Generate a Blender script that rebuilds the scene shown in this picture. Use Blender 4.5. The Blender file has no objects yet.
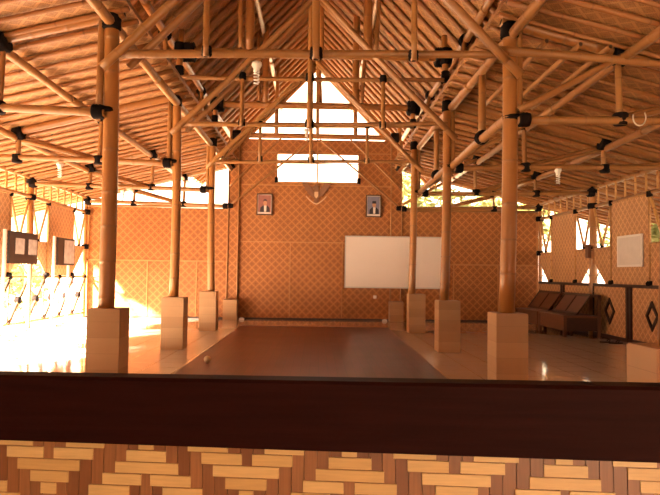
import bpy, math, random
from mathutils import Vector, Matrix, Quaternion
random.seed(7)
scene = bpy.context.scene
COL = scene.collection
V = Vector

# ------------------------------------------------------------------ materials
def new_mat(name):
    m = bpy.data.materials.new(name); m.use_nodes = True
    nt = m.node_tree; nt.nodes.clear()
    out = nt.nodes.new('ShaderNodeOutputMaterial')
    b = nt.nodes.new('ShaderNodeBsdfPrincipled')
    nt.links.new(b.outputs[0], out.inputs[0])
    return m, nt, b
def N(nt, t, **kw):
    n = nt.nodes.new(t)
    for k, v in kw.items(): setattr(n, k, v)
    return n
def link(nt, a, b): nt.links.new(a, b)
def setin(nt, inp, v):
    if hasattr(v, 'is_linked') or hasattr(v, 'links'): nt.links.new(v, inp)
    else: inp.default_value = v
def math_(nt, op, a, b=0.0, c=None):
    n = N(nt, 'ShaderNodeMath', operation=op)
    setin(nt, n.inputs[0], a); setin(nt, n.inputs[1], b)
    if c is not None: setin(nt, n.inputs[2], c)
    return n.outputs[0]
def mix(nt, fac, a, b, mode='MIX'):
    n = N(nt, 'ShaderNodeMix', data_type='RGBA', blend_type=mode)
    setin(nt, n.inputs[0], fac)
    setin(nt, n.inputs[6], a if hasattr(a, 'links') else (*a, 1))
    setin(nt, n.inputs[7], b if hasattr(b, 'links') else (*b, 1))
    return n.outputs[2]
def bump(nt, b, h, strength, dist=0.01):
    n = N(nt, 'ShaderNodeBump'); n.inputs['Strength'].default_value = strength
    n.inputs['Distance'].default_value = dist
    link(nt, h, n.inputs['Height']); link(nt, n.outputs[0], b.inputs['Normal'])
def noise(nt, vec, scale, detail=3, rough=.55):
    n = N(nt, 'ShaderNodeTexNoise'); n.inputs['Scale'].default_value = scale
    n.inputs['Detail'].default_value = detail; n.inputs['Roughness'].default_value = rough
    if vec is not None: link(nt, vec, n.inputs['Vector'])
    return n.outputs[0]
def mapping(nt, vec, scale):
    n = N(nt, 'ShaderNodeMapping'); n.inputs['Scale'].default_value = scale
    link(nt, vec, n.inputs['Vector']); return n.outputs[0]

def bamboo(name, ca, cb, rough=.38, dark=.55):
    m, nt, b = new_mat(name)
    tc = N(nt, 'ShaderNodeTexCoord'); oi = N(nt, 'ShaderNodeObjectInfo')
    v = mapping(nt, tc.outputs['Object'], (38, 38, 1.6))
    n1 = noise(nt, v, 1.0, 4)
    n2 = noise(nt, mapping(nt, tc.outputs['Object'], (5, 5, 1.1)), 1.0, 2)
    base = mix(nt, oi.outputs['Random'], ca, cb)
    c = mix(nt, math_(nt, 'MULTIPLY', n1, .55), base, tuple(x * dark for x in ca))
    c = mix(nt, math_(nt, 'MULTIPLY', math_(nt, 'SUBTRACT', n2, .48), 1.6), c, tuple(x * .6 for x in cb))
    link(nt, c, b.inputs['Base Color'])
    b.inputs['Roughness'].default_value = rough
    bump(nt, b, n1, .12, .004)
    return m
def plain(name, c, rough=.6, nscale=0, namt=.3, metal=0, spec=.5, stretch=(1, 1, 1)):
    m, nt, b = new_mat(name)
    b.inputs['Roughness'].default_value = rough; b.inputs['Metallic'].default_value = metal
    b.inputs['Specular IOR Level'].default_value = spec
    if nscale:
        tc = N(nt, 'ShaderNodeTexCoord')
        n1 = noise(nt, mapping(nt, tc.outputs['Object'], stretch), nscale, 4)
        link(nt, mix(nt, n1, tuple(x * (1 + namt) for x in c), tuple(x * (1 - namt) for x in c)), b.inputs['Base Color'])
        bump(nt, b, n1, .15, .004)
    else:
        b.inputs['Base Color'].default_value = (*c, 1)
    return m
def woven(name, light, dark, period=.165, contrast=1.0, rough=.6):
    """diamond twill: concentric diamonds in metres of UV, crossed by fine strips"""
    m, nt, b = new_mat(name)
    uv = N(nt, 'ShaderNodeUVMap'); sep = N(nt, 'ShaderNodeSeparateXYZ'); link(nt, uv.outputs[0], sep.inputs[0])
    u, w = sep.outputs[0], sep.outputs[1]
    # strips: quantise so that diamonds step like a weave
    st = period / 12
    uq = math_(nt, 'MULTIPLY', math_(nt, 'FLOOR', math_(nt, 'DIVIDE', u, st)), st)
    wq = math_(nt, 'MULTIPLY', math_(nt, 'FLOOR', math_(nt, 'DIVIDE', w, st)), st)
    a = math_(nt, 'ABSOLUTE', math_(nt, 'SUBTRACT', math_(nt, 'FRACT', math_(nt, 'DIVIDE', uq, period)), .5))
    c = math_(nt, 'ABSOLUTE', math_(nt, 'SUBTRACT', math_(nt, 'FRACT', math_(nt, 'DIVIDE', wq, period)), .5))
    d = math_(nt, 'ADD', a, c)
    dd = math_(nt, 'ABSOLUTE', math_(nt, 'SUBTRACT', d, .5))
    inner = math_(nt, 'MULTIPLY', math_(nt, 'GREATER_THAN', dd, .2), math_(nt, 'LESS_THAN', dd, .34))
    ring = math_(nt, 'MAXIMUM', math_(nt, 'LESS_THAN', dd, .12), math_(nt, 'MULTIPLY', .4, inner))
    fu = math_(nt, 'ABSOLUTE', math_(nt, 'SUBTRACT', math_(nt, 'FRACT', math_(nt, 'DIVIDE', u, st)), .5))
    fw = math_(nt, 'ABSOLUTE', math_(nt, 'SUBTRACT', math_(nt, 'FRACT', math_(nt, 'DIVIDE', w, st)), .5))
    gap = math_(nt, 'MAXIMUM', fu, fw)
    gapm = math_(nt, 'GREATER_THAN', gap, .43)
    tc = N(nt, 'ShaderNodeTexCoord')
    nz = noise(nt, tc.outputs['Object'], 1.7, 4)
    nf = noise(nt, tc.outputs['Object'], 45, 2)
    fac = math_(nt, 'MULTIPLY', ring, contrast)
    col = mix(nt, fac, dark, light)
    col = mix(nt, math_(nt, 'MULTIPLY', gapm, .45), col, tuple(x * .4 for x in dark))
    col = mix(nt, math_(nt, 'MULTIPLY', math_(nt, 'SUBTRACT', nz, .35), .9), col, tuple(x * .62 for x in dark))
    col = mix(nt, math_(nt, 'MULTIPLY', nf, .35), col, light)
    link(nt, col, b.inputs['Base Color'])
    b.inputs['Roughness'].default_value = rough
    h = math_(nt, 'SUBTRACT', math_(nt, 'MULTIPLY', ring, .6), gapm)
    bump(nt, b, h, .35, .004)
    return m

M = {}
M['bamboo'] = bamboo('bamboo_pole', (.42, .20, .062), (.31, .135, .04))
M['bamboo_col'] = bamboo('bamboo_column', (.43, .185, .052), (.34, .14, .038), .30)
M['bamboo_raft'] = bamboo('bamboo_rafter', (.40, .165, .048), (.30, .115, .032), .5)
M['bamboo_thin'] = bamboo('bamboo_lath', (.60, .32, .11), (.48, .24, .08), .45)
M['raft_node'] = plain('rafter_node', (.24, .095, .028), .5, 30, .3)
M['bamboo_raft_light'] = bamboo('bamboo_rafter_upper', (.42, .19, .058), (.31, .13, .038), .45)
M['dark_lath'] = bamboo('dark_lath', (.07, .026, .009), (.05, .02, .007), .7)  # lath colour darkened so the left lattice reads as backlit
M['node'] = plain('bamboo_node', (.30, .14, .05), .5, 30, .3)
M['hollow'] = plain('bamboo_hollow', (.08, .04, .02), .9)
M['lash'] = plain('black_palm_fibre', (.008, .005, .005), .9, 90, .5, spec=.15, stretch=(1, 1, 4))
M['mat_roof'] = woven('woven_roof_mat', (.56, .29, .11), (.27, .115, .038), .19)
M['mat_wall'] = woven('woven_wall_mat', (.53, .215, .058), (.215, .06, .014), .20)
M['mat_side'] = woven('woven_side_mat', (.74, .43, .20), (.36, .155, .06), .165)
M['batten'] = bamboo('split_batten', (.56, .26, .085), (.46, .2, .06), .5)
M['dark_wood'] = plain('dark_wood', (.035, .012, .008), .4, 14, .5, stretch=(.6, 8, 8))
M['rail_wood'] = plain('rail_wood', (.020, .0048, .0036), .55, 10, .55, spec=.03, stretch=(.5, 9, 9))
M['bench_wood'] = plain('bench_bamboo', (.12, .045, .02), .45, 14, .4, stretch=(6, 1, 6))
M['bench_dark'] = plain('bench_dark', (.05, .02, .011), .5, 14, .4)
M['white'] = plain('white_enamel', (.8, .77, .74), .4)
M['board'] = plain('whiteboard_surface', (.80, .72, .68), .35, 1.2, .04)
M['alu'] = plain('aluminium', (.6, .58, .56), .35, metal=.8)
M['black_frame'] = plain('black_frame', (.02, .014, .013), .4)
M['gold_frame'] = plain('dark_gilt_frame', (.10, .05, .025), .4)
M['grey_photo'] = plain('grey_photo', (.42, .37, .34), .45, 9, .55)
M['map_print'] = plain('map_print', (.68, .64, .62), .5, 7, .14)
M['carved'] = plain('carved_wood', (.24, .11, .055), .55, 20, .3)
M['carved_light'] = plain('carved_ribbon', (.62, .42, .26), .5, 20, .2)
M['skin'] = plain('print_skin', (.50, .25, .15), .6)
M['suit'] = plain('print_suit', (.02, .018, .03), .6)
M['shirt'] = plain('print_shirt', (.7, .66, .62), .6)
M['backdrop'] = plain('print_backdrop', (.30, .12, .10), .6, 8, .3)
M['backdrop_blue'] = plain('print_backdrop_blue', (.20, .20, .30), .6, 8, .3)
M['leaf'] = plain('leaf', (.10, .13, .03), .5, 3, .4)
M['leaf_sunlit'] = plain('leaf_sunlit', (.42, .45, .2), .5, 3, .3)  # left foliage: glare of the sun put into the leaf colour
M['leaf_pale'] = plain('leaf_pale', (.21, .22, .065), .5, 3, .4)
M['bark'] = plain('bark', (.2, .13, .08), .8, 12, .4)
M['rubber'] = plain('dark_rubber', (.02, .017, .016), .6)
M['ball'] = plain('ball_skin', (.62, .50, .30), .45, 20, .2)
M['cable'] = plain('white_cable', (.75, .7, .62), .5)
M['ground'] = plain('pale_ground', (.50, .44, .34), .9, 1.5, .25)

def tile_mat():
    m, nt, b = new_mat('glossy_floor_tile')
    tc = N(nt, 'ShaderNodeTexCoord')
    br = N(nt, 'ShaderNodeTexBrick'); br.offset = 0.0
    link(nt, tc.outputs['Object'], br.inputs['Vector'])
    br.inputs['Scale'].default_value = 1.0
    br.inputs['Brick Width'].default_value = .4; br.inputs['Row Height'].default_value = .4
    br.inputs['Mortar Size'].default_value = .004
    br.inputs['Color1'].default_value = (.60, .55, .54, 1); br.inputs['Color2'].default_value = (.57, .52, .51, 1)
    br.inputs['Mortar'].default_value = (.22, .15, .11, 1)
    n1 = noise(nt, tc.outputs['Object'], 2.5, 5)
    link(nt, mix(nt, math_(nt, 'MULTIPLY', n1, .4), br.outputs['Color'], (.52, .45, .42)), b.inputs['Base Color'])
    r = math_(nt, 'ADD', math_(nt, 'MULTIPLY', noise(nt, tc.outputs['Object'], 5, 3), .08), .03)
    link(nt, r, b.inputs['Roughness'])
    b.inputs['Specular IOR Level'].default_value = .7
    return m
M['tile'] = tile_mat()
def runner_mat():
    m, nt, b = new_mat('polished_dark_boards')
    tc = N(nt, 'ShaderNodeTexCoord')
    br = N(nt, 'ShaderNodeTexBrick'); br.offset = .5
    sep = N(nt, 'ShaderNodeSeparateXYZ'); link(nt, tc.outputs['Object'], sep.inputs[0])
    cb = N(nt, 'ShaderNodeCombineXYZ'); link(nt, sep.outputs[1], cb.inputs[0]); link(nt, sep.outputs[0], cb.inputs[1])
    link(nt, cb.outputs[0], br.inputs['Vector'])
    br.inputs['Scale'].default_value = 1.0
    br.inputs['Brick Width'].default_value = 1.4; br.inputs['Row Height'].default_value = .11
    br.inputs['Mortar Size'].default_value = .003
    br.inputs['Color1'].default_value = (.115, .013, .011, 1); br.inputs['Color2'].default_value = (.08, .009, .008, 1)
    br.inputs['Mortar'].default_value = (.02, .007, .006, 1)
    n1 = noise(nt, mapping(nt, tc.outputs['Object'], (14, 1.2, 1)), 1.0, 4)
    link(nt, mix(nt, math_(nt, 'MULTIPLY', n1, .5), br.outputs['Color'], (.04, .006, .006)), b.inputs['Base Color'])
    r = math_(nt, 'ADD', math_(nt, 'MULTIPLY', noise(nt, tc.outputs['Object'], 1.2, 2), .06), .27)
    link(nt, r, b.inputs['Roughness']); b.inputs['Specular IOR Level'].default_value = .12
    return m
M['runner'] = runner_mat()
def stone_mat():
    m, nt, b = new_mat('sandstone_facing')
    tc = N(nt, 'ShaderNodeTexCoord')
    sep = N(nt, 'ShaderNodeSeparateXYZ'); link(nt, tc.outputs['Object'], sep.inputs[0])
    oi = N(nt, 'ShaderNodeObjectInfo')
    row = math_(nt, 'FLOOR', math_(nt, 'DIVIDE', sep.outputs[2], .1635))
    wn = N(nt, 'ShaderNodeTexWhiteNoise', noise_dimensions='2D')
    cb = N(nt, 'ShaderNodeCombineXYZ'); link(nt, row, cb.inputs[0]); link(nt, oi.outputs['Random'], cb.inputs[1])
    link(nt, cb.outputs[0], wn.inputs['Vector'])
    n1 = noise(nt, mapping(nt, tc.outputs['Object'], (3, 3, 9)), 1.0, 5)
    c = mix(nt, wn.outputs[0], (.50, .315, .165), (.40, .235, .115))
    c = mix(nt, math_(nt, 'MULTIPLY', n1, .5), c, (.36, .19, .08))
    line = math_(nt, 'LESS_THAN', math_(nt, 'FRACT', math_(nt, 'DIVIDE', sep.outputs[2], .1635)), .02)
    c = mix(nt, math_(nt, 'MULTIPLY', line, .5), c, (.2, .12, .07))
    link(nt, c, b.inputs['Base Color']); b.inputs['Roughness'].default_value = .45
    bump(nt, b, n1, .1, .005)
    return m
M['stone'] = stone_mat()
def slat_mat(name, a, c, stretch):
    m, nt, b = new_mat(name)
    tc = N(nt, 'ShaderNodeTexCoord'); g = N(nt, 'ShaderNodeNewGeometry')
    n1 = noise(nt, mapping(nt, tc.outputs['Object'], stretch), 1.0, 4)
    base = mix(nt, g.outputs['Random Per Island'], a, c)
    link(nt, mix(nt, math_(nt, 'MULTIPLY', n1, .7), base, tuple(x * .55 for x in c)), b.inputs['Base Color'])
    b.inputs['Roughness'].default_value = .42
    bump(nt, b, n1, .2, .002)
    return m
M['slat_light'] = slat_mat('pale_bamboo_slat', (.80, .53, .23), (.66, .40, .15), (20, 20, 260))
M['slat_dark'] = slat_mat('brown_bamboo_slat', (.40, .17, .065), (.22, .08, .03), (260, 20, 12))

# ------------------------------------------------------------------ mesh builder
class MB:
    def __init__(s): s.v = []; s.f = []; s.uv = []; s.mi = []; s.sm = []
    def face(s, pts, uvs=None, mi=0, smooth=False):
        i = len(s.v); s.v += [tuple(p) for p in pts]; s.f.append(tuple(range(i, i + len(pts))))
        s.uv.append(uvs or [(0, 0)] * len(pts)); s.mi.append(mi); s.sm.append(smooth)
    def box(s, lo, hi, mi=0):
        x0, y0, z0 = lo; x1, y1, z1 = hi
        c = [(x0, y0, z0), (x1, y0, z0), (x1, y1, z0), (x0, y1, z0), (x0, y0, z1), (x1, y0, z1), (x1, y1, z1), (x0, y1, z1)]
        s.hexa(c, mi)
    def hexa(s, c, mi=0):
        i = len(s.v); s.v += [tuple(p) for p in c]
        for q in ((0, 3, 2, 1), (4, 5, 6, 7), (0, 1, 5, 4), (1, 2, 6, 5), (2, 3, 7, 6), (3, 0, 4, 7)):
            s.f.append(tuple(i + k for k in q))
            p = [V(c[k]) for k in q]; n = (p[1] - p[0]).cross(p[2] - p[0])
            a = max(range(3), key=lambda k: abs(n[k]))
            s.uv.append([((t.y, t.z), (t.x, t.z), (t.x, t.y))[a] for t in p]); s.mi.append(mi); s.sm.append(False)
    def prism(s, poly, axis, a, b, mi=0):
        """poly: 2-D points; axis 0: (y,z) extruded over x; 1: (x,z) over y; 2: (x,y) over z"""
        def P(p, t): return ((t, p[0], p[1]), (p[0], t, p[1]), (p[0], p[1], t))[axis]
        s.face([P(p, a) for p in poly], list(poly), mi); s.face([P(p, b) for p in reversed(poly)], list(reversed(poly)), mi)
        for k in range(len(poly)):
            p, q = poly[k], poly[(k + 1) % len(poly)]
            s.face([P(p, a), P(p, b), P(q, b), P(q, a)], [(0, 0), (abs(b - a), 0), (abs(b - a), .05), (0, .05)], mi)
    def tube(s, pts, radii, n=8, mi=0, caps=True):
        pts = [V(p) for p in pts]
        if not hasattr(radii, '__len__'): radii = [radii] * len(pts)
        base = len(s.v); up = V((.21, .13, .97))
        for k, p in enumerate(pts):
            d = (pts[min(k + 1, len(pts) - 1)] - pts[max(k - 1, 0)]).normalized()
            a = d.cross(up)
            if a.length < .05: a = d.cross(V((1, 0, 0)))
            a.normalize(); b = d.cross(a)
            for j in range(n):
                t = 2 * math.pi * j / n
                s.v.append(tuple(p + (a * math.cos(t) + b * math.sin(t)) * radii[k]))
        for k in range(len(pts) - 1):
            for j in range(n):
                q = (base + k * n + j, base + k * n + (j + 1) % n, base + (k + 1) * n + (j + 1) % n, base + (k + 1) * n + j)
                s.f.append(q); s.uv.append([(0, 0)] * 4); s.mi.append(mi); s.sm.append(True)
        if caps:
            for k, rev in ((0, True), (len(pts) - 1, False)):
                q = [base + k * n + j for j in range(n)]
                if rev: q.reverse()
                s.f.append(tuple(q)); s.uv.append([(0, 0)] * n); s.mi.append(mi); s.sm.append(False)
    def lathe(s, prof, n=16, mi=0, at=(0, 0, 0)):
        base = len(s.v)
        for r, z in prof:
            for j in range(n):
                t = 2 * math.pi * j / n
                s.v.append((at[0] + r * math.cos(t), at[1] + r * math.sin(t), at[2] + z))
        for k in range(len(prof) - 1):
            for j in range(n):
                s.f.append((base + k * n + j, base + k * n + (j + 1) % n, base + (k + 1) * n + (j + 1) % n, base + (k + 1) * n + j))
                s.uv.append([(0, 0)] * 4); s.mi.append(mi); s.sm.append(True)
    def mesh(s, name, mats, shift=(0, 0, 0)):
        me = bpy.data.meshes.new(name)
        sx, sy, sz = shift
        me.from_pydata([(a - sx, b - sy, c - sz) for a, b, c in s.v], [], s.f)
        ul = me.uv_layers.new(name='UVMap')
        k = 0
        for u in s.uv:
            for c in u: ul.data[k].uv = c; k += 1
        me.polygons.foreach_set('material_index', s.mi)
        me.polygons.foreach_set('use_smooth', s.sm)
        for m in (mats if isinstance(mats, (list, tuple)) else [mats]): me.materials.append(m)
        me.update(); return me

def link_ob(o, parent=None):
    COL.objects.link(o)
    if parent is not None: o.parent = parent
    return o
def wpos(o):
    p = V((0, 0, 0))
    while o is not None: p = p + o.location; o = o.parent       # every parent here is unrotated
    return p
def obj(name, mb, mats, parent=None, loc=None):
    """mesh given in world coordinates; the origin goes to loc (default: parent origin)"""
    base = wpos(parent) if parent is not None else V((0, 0, 0))
    o_at = V(loc) if loc is not None else base
    me = mb.mesh(name, mats, tuple(o_at))
    o = bpy.data.objects.new(name, me); link_ob(o, parent); o.location = o_at - base
    return o
def thing(name, label, cat, loc, group=None, kind=None):
    o = bpy.data.objects.new(name, None); o.empty_display_size = .1; link_ob(o); o.location = loc
    tag(o, label, cat, group, kind); return o
def tag(o, label=None, cat=None, group=None, kind=None):
    if label: o['label'] = label
    if cat: o['category'] = cat
    if group: o['group'] = group
    if kind: o['kind'] = kind
    return o
def struct(o, label=None, cat=None): return tag(o, label, cat, None, 'structure')

# bamboo culm along local +Z
def culm_mesh(L, r0, r1, seed=0, bow=0.0, n=10, mats=None, gap=.36):
    rnd = random.Random(seed)
    st = [0.0]; z = rnd.uniform(.08, gap)
    nodes = []
    while z < L - .05:
        nodes.append(z); z += gap * rnd.uniform(.85, 1.15)
    ph = rnd.uniform(0, 6.28)
    rings = [(0, 1, 0)]
    e = .011
    for q in nodes: rings += [(q - .035, 1.0, 0), (q - e, .985, 0), (q, 1.06, 1), (q + e, 1.0, 1), (q + .035, 1.0, 0)]
    rings.append((L, 1, 0))
    mb = MB()
    for zz, k, _ in rings:
        r = (r0 + (r1 - r0) * zz / L) * k; b = bow * math.sin(math.pi * zz / L)
        cx, cy = b * math.cos(ph), b * math.sin(ph)
        for j in range(n):
            t = 2 * math.pi * j / n; mb.v.append((cx + r * math.cos(t), cy + r * math.sin(t), zz))
    for k in range(len(rings) - 1):
        for j in range(n):
            mb.f.append((k * n + j, k * n + (j + 1) % n, (k + 1) * n + (j + 1) % n, (k + 1) * n + j))
            mb.uv.append([(0, 0)] * 4); mb.mi.append(1 if rings[k + 1][2] else 0); mb.sm.append(True)
    for k, zz, r, s in ((0, 0.0, r0, 1), (len(rings) - 1, L, r1, -1)):      # hollow ends
        b1 = len(mb.v)
        for rr, dz in ((.68, 0), (.62, .04 * s)):
            for j in range(n):
                t = 2 * math.pi * j / n; mb.v.append((r * rr * math.cos(t), r * rr * math.sin(t), zz + dz))
        for j in range(n):
            q = [k * n + j, k * n + (j + 1) % n, b1 + (j + 1) % n, b1 + j]
            w = [b1 + j, b1 + (j + 1) % n, b1 + n + (j + 1) % n, b1 + n + j]
            if s > 0: q.reverse(); w.reverse()
            mb.f += [tuple(q), tuple(w)]; mb.uv += [[(0, 0)] * 4] * 2; mb.mi += [0, 2]; mb.sm += [False, True]
        q = [b1 + n + j for j in range(n)]
        if s > 0: q.reverse()
        mb.f.append(tuple(q)); mb.uv.append([(0, 0)] * n); mb.mi.append(2); mb.sm.append(False)
    return mb.mesh('bamboo_culm', mats or [M['bamboo'], M['node'], M['hollow']])
_seed = [100]
def place_along(o, p0, p1, parent):
    p0, p1 = V(p0), V(p1)
    base = wpos(parent) if parent is not None else V((0, 0, 0))
    o.location = p0 - base
    o.rotation_mode = 'QUATERNION'
    o.rotation_quaternion = V((0, 0, 1)).rotation_difference((p1 - p0).normalized())
def pole(name, p0, p1, r0, r1=None, parent=None, bow=None, mat='bamboo', n=10, gap=.36):
    _seed[0] += 1
    L = (V(p1) - V(p0)).length
    me = culm_mesh(L, r0, r1 if r1 else r0 * .88, _seed[0], L * .004 if bow is None else bow, n, [M[mat], M['node'], M['hollow']], gap)
    o = bpy.data.objects.new(name, me); link_ob(o, parent); place_along(o, p0, p1, parent)
    return o
_lash = {}
def lashing(c, axis, r, L, parent, squash=1.0):
    """black fibre wrapping around a joint; c is the world centre. The parent may be a rotated pole."""
    key = (round(r, 3), round(L, 3))
    if key not in _lash:
        rnd = random.Random(hash(key) & 255)
        mb = MB(); k = max(4, int(L / .016)); pr = []
        for i in range(k + 1):
            z = -L / 2 + L * i / k
            pr.append((r * (1.0 + (.06 if i % 2 else -.02) + rnd.uniform(-.03, .03)) * (.9 if i in (0, k) else 1), z))
        pr = [(r * .1, -L / 2)] + pr + [(r * .1, L / 2)]
        mb.lathe(pr, 12)
        _lash[key] = mb.mesh('fibre_lashing', M['lash'])
    o = bpy.data.objects.new('lashing', _lash[key]); COL.objects.link(o)
    q = V((0, 0, 1)).rotation_difference(V(axis).normalized())
    W = Matrix.Translation(V(c)) @ q.to_matrix().to_4x4()
    if parent is not None:
        o.parent = parent
        P = Matrix.Identity(4); chain = []
        t = parent
        while t is not None: chain.append(t); t = t.parent
        for t in reversed(chain):
            rot = t.rotation_quaternion.to_matrix().to_4x4() if t.rotation_mode == 'QUATERNION' else t.rotation_euler.to_matrix().to_4x4()
            P = P @ Matrix.Translation(t.location) @ rot
        W = P.inverted() @ W
    o.matrix_local = W if parent is not None else W
    loc, rq, sc = W.decompose()
    o.location = loc; o.rotation_mode = 'QUATERNION'; o.rotation_quaternion = rq
    return o

# ------------------------------------------------------------------ key dimensions (metres)
HX = 5.8            # side walls
CX = 2.15           # column lines
ROWS = [3.5, 6.5, 9.5, 12.5]
YB = 15.62          # back wall
ROWN = {3.5: 'front', 6.5: 'nearest', 9.5: 'second', 12.5: 'third', 15.5: 'back wall', 18.5: 'outer'}
SIDE = {-1: 'left', 1: 'right'}
def zm(x): return 3.95 - .245 * (abs(x) - CX)          # aisle main rafters
def zu(x): return 7.50 - 1.05 * abs(x)                 # upper rafters

# ------------------------------------------------------------------ floor, ground
mb = MB(); mb.box((-HX - .1, -4.0, -.15), (HX + .1, YB + .15, 0))
struct(obj('floor', mb, M['tile'], loc=(0, 0, 0)), 'glossy beige tiled floor of the hall', 'floor')
mb = MB()
for (a, b) in (((-60, -40), (-6.9, 70)), ((6.9, -40), (60, 70)), ((-6.9, 19.2), (6.9, 70)), ((-6.9, -40), (6.9, -4.0))):
    mb.box((a[0], a[1], -.6), (b[0], b[1], -.3))
mb.box((-6.9, -4.0, -.5), (6.9, 19.2, -.152))
struct(obj('ground', mb, M['ground'], loc=(0, 0, -.3)), 'pale sunlit ground outside the hall', 'ground')
mb = MB(); mb.prism([(-1.5, 2.2), (1.5, 2.2), (1.66, 13.45), (-1.6, 13.5)][::-1], 2, 0.0, .012)
o = obj('floor_inlay', mb, M['runner'], loc=(0, 0, 0)); struct(o, 'dark polished wooden strip of floor down the middle of the hall', 'floor')

# ------------------------------------------------------------------ roof: four slopes, each mat with its rafters
Y0 = -4.6  # roof lengthened out of view behind the camera, to darken the front light
rnd = random.Random(5)
def slope(name, label, sgn, fz, xin, xout, lift, r, spacing, Y1, rm='bamboo_raft', nvar=7):
    # mat: slab following the slope with UV in metres
    mb = MB()
    xa, xb = sgn * xin, sgn * xout
    k = math.hypot(xout - xin, fz(xout) - fz(xin))
    za, zb = fz(xa) + lift, fz(xb) + lift
    ny = 24
    for i in range(ny):
        a, b = Y0 + (Y1 - Y0) * i / ny, Y0 + (Y1 - Y0) * (i + 1) / ny
        q = [(xa, a, za), (xa, b, za), (xb, b, zb), (xb, a, zb)]
        u = [(a, 0), (b, 0), (b, k), (a, k)]
        if sgn < 0: q.reverse(); u.reverse()
        mb.face(q, u)
        mb.face([(x, y, z + .05) for x, y, z in reversed(q)], list(reversed(u)))
    for y, flip in ((Y0, 0), (Y1, 1)):
        mb.face([(xa, y, za), (xb, y, zb), (xb, y, zb + .05), (xa, y, za + .05)])
    for x, z in ((xa, za), (xb, zb)):
        mb.face([(x, Y0, z), (x, Y1, z), (x, Y1, z + .05), (x, Y0, z + .05)])
    root = obj(name, mb, M['mat_roof'], loc=(sgn * (xin + xout) / 2, Y0, min(za, zb)))
    struct(root, label, 'roof')
    L = k
    var = [culm_mesh(L, r * rnd.uniform(.92, 1.1), r * rnd.uniform(.75, .9), 900 + i, L * .0012, 8, [M[rm], M['raft_node'], M['hollow']], .62) for i in range(nvar)]
    y = Y0 + .12
    while y < Y1 - .05:
        o = bpy.data.objects.new('rafter', var[rnd.randrange(nvar)]); link_ob(o, root)
        dy = rnd.uniform(-.02, .02); jz = rnd.uniform(-.008, .002)
        pa, pb = (xb, y - dy, fz(xb) + jz), (xa, y + dy, fz(xa) + jz)
        if rnd.random() < .4: pa, pb = pb, pa
        place_along(o, pa, pb, root)
        y += spacing * rnd.uniform(.9, 1.1)
    return root
for s in (-1, 1):
    slope('ceiling_%s_aisle' % SIDE[s], 'low woven mat roof slope on bamboo rafters over the %s aisle' % SIDE[s], s, zm, 1.98, 8.2, .035, .03, .33, 16.15)
    slope('ceiling_upper_%s' % SIDE[s], 'steep upper roof slope of rafters and woven mat on the %s' % SIDE[s], s, lambda x: zu(x) + .06, .0, 3.54, .06, .05, .40, 18.9, 'bamboo_raft_light')

# ------------------------------------------------------------------ longitudinal poles
def lpole(name, label, cat, x, z, r, ya, yb, ends=(), group=None, mat='bamboo'):
    """long run built of culms jointed over the rows, one thing"""
    t = thing(name, label, cat, (x, ya, z), group)
    y = ya
    while y < yb - .01:
        e = min(y + 6.0, yb); dz = .02 if int(y) % 2 else -.01
        pole('culm', (x, y, z), (x, e, z), r, r * .85, t, mat=mat); y = e
    return t
for s in (-1, 1):
    sd = SIDE[s]
    lpole('eaves_beam', 'long bamboo beam over the tops of the %s columns' % sd, 'beam', s * (CX + .02), 3.83, .062, -3.66, 16.1)
    lpole('upper_purlin', 'bamboo beam carrying the foot of the steep %s roof' % sd, 'beam', s * 2.38, 4.93, .06, -3.66, 18.7)
    lpole('middle_purlin', 'bamboo purlin halfway up the steep %s roof slope' % sd, 'beam', s * 1.1, 6.24, .055, -3.66, 18.7)
    lpole('inner_purlin', 'bamboo purlin under the %s aisle rafters next to the columns' % sd, 'beam', s * 3.36, zm(3.36) - .115, .06, -3.66, 16.1)
    lpole('outer_purlin', 'bamboo purlin under the %s aisle rafters next to the wall' % sd, 'beam', s * 4.62, zm(4.62) - .11, .055, -3.66, 16.1)
t = lpole('ridge_pole', 'bamboo ridge pole along the top of the roof', 'beam', 0, 7.40, .065, -3.4, 18.8)

# ------------------------------------------------------------------ plinths and columns
def plinth(x, y, h, w, label):
    mb = MB(); e = .006
    z1 = h
    c = [(x - w / 2, y - w / 2), (x + w / 2, y - w / 2), (x + w / 2, y + w / 2), (x - w / 2, y + w / 2)]
    mb.box((x - w / 2, y - w / 2, 0), (x + w / 2, y + w / 2, z1 - e))
    mb.box((x - w / 2 + e, y - w / 2 + e, z1 - e), (x + w / 2 - e, y + w / 2 - e, z1))
    o = obj('stone_plinth', mb, M['stone'], loc=(x, y, 0)); tag(o, label, 'plinth', 'stone plinths under the columns')
for y in ROWS:
    for s in (-1, 1):
        if y == 3.5 and s < 0: continue
        nm = ROWN[y]
        lab = 'sandstone plinth under the %s bamboo column of the %s row' % (SIDE[s], nm)
        if y == 3.5: lab = 'pale sandstone plinth cut by the right edge, behind the dark rail'
        plinth(s * 2.12, y, .79, .334, lab)
for s in (-1, 1):
    plinth(s * 2.09, 15.43, .5, .34, 'short stone plinth against the back wall on the %s' % ('left' if s < 0 else 'right, below the whiteboard'))

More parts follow.
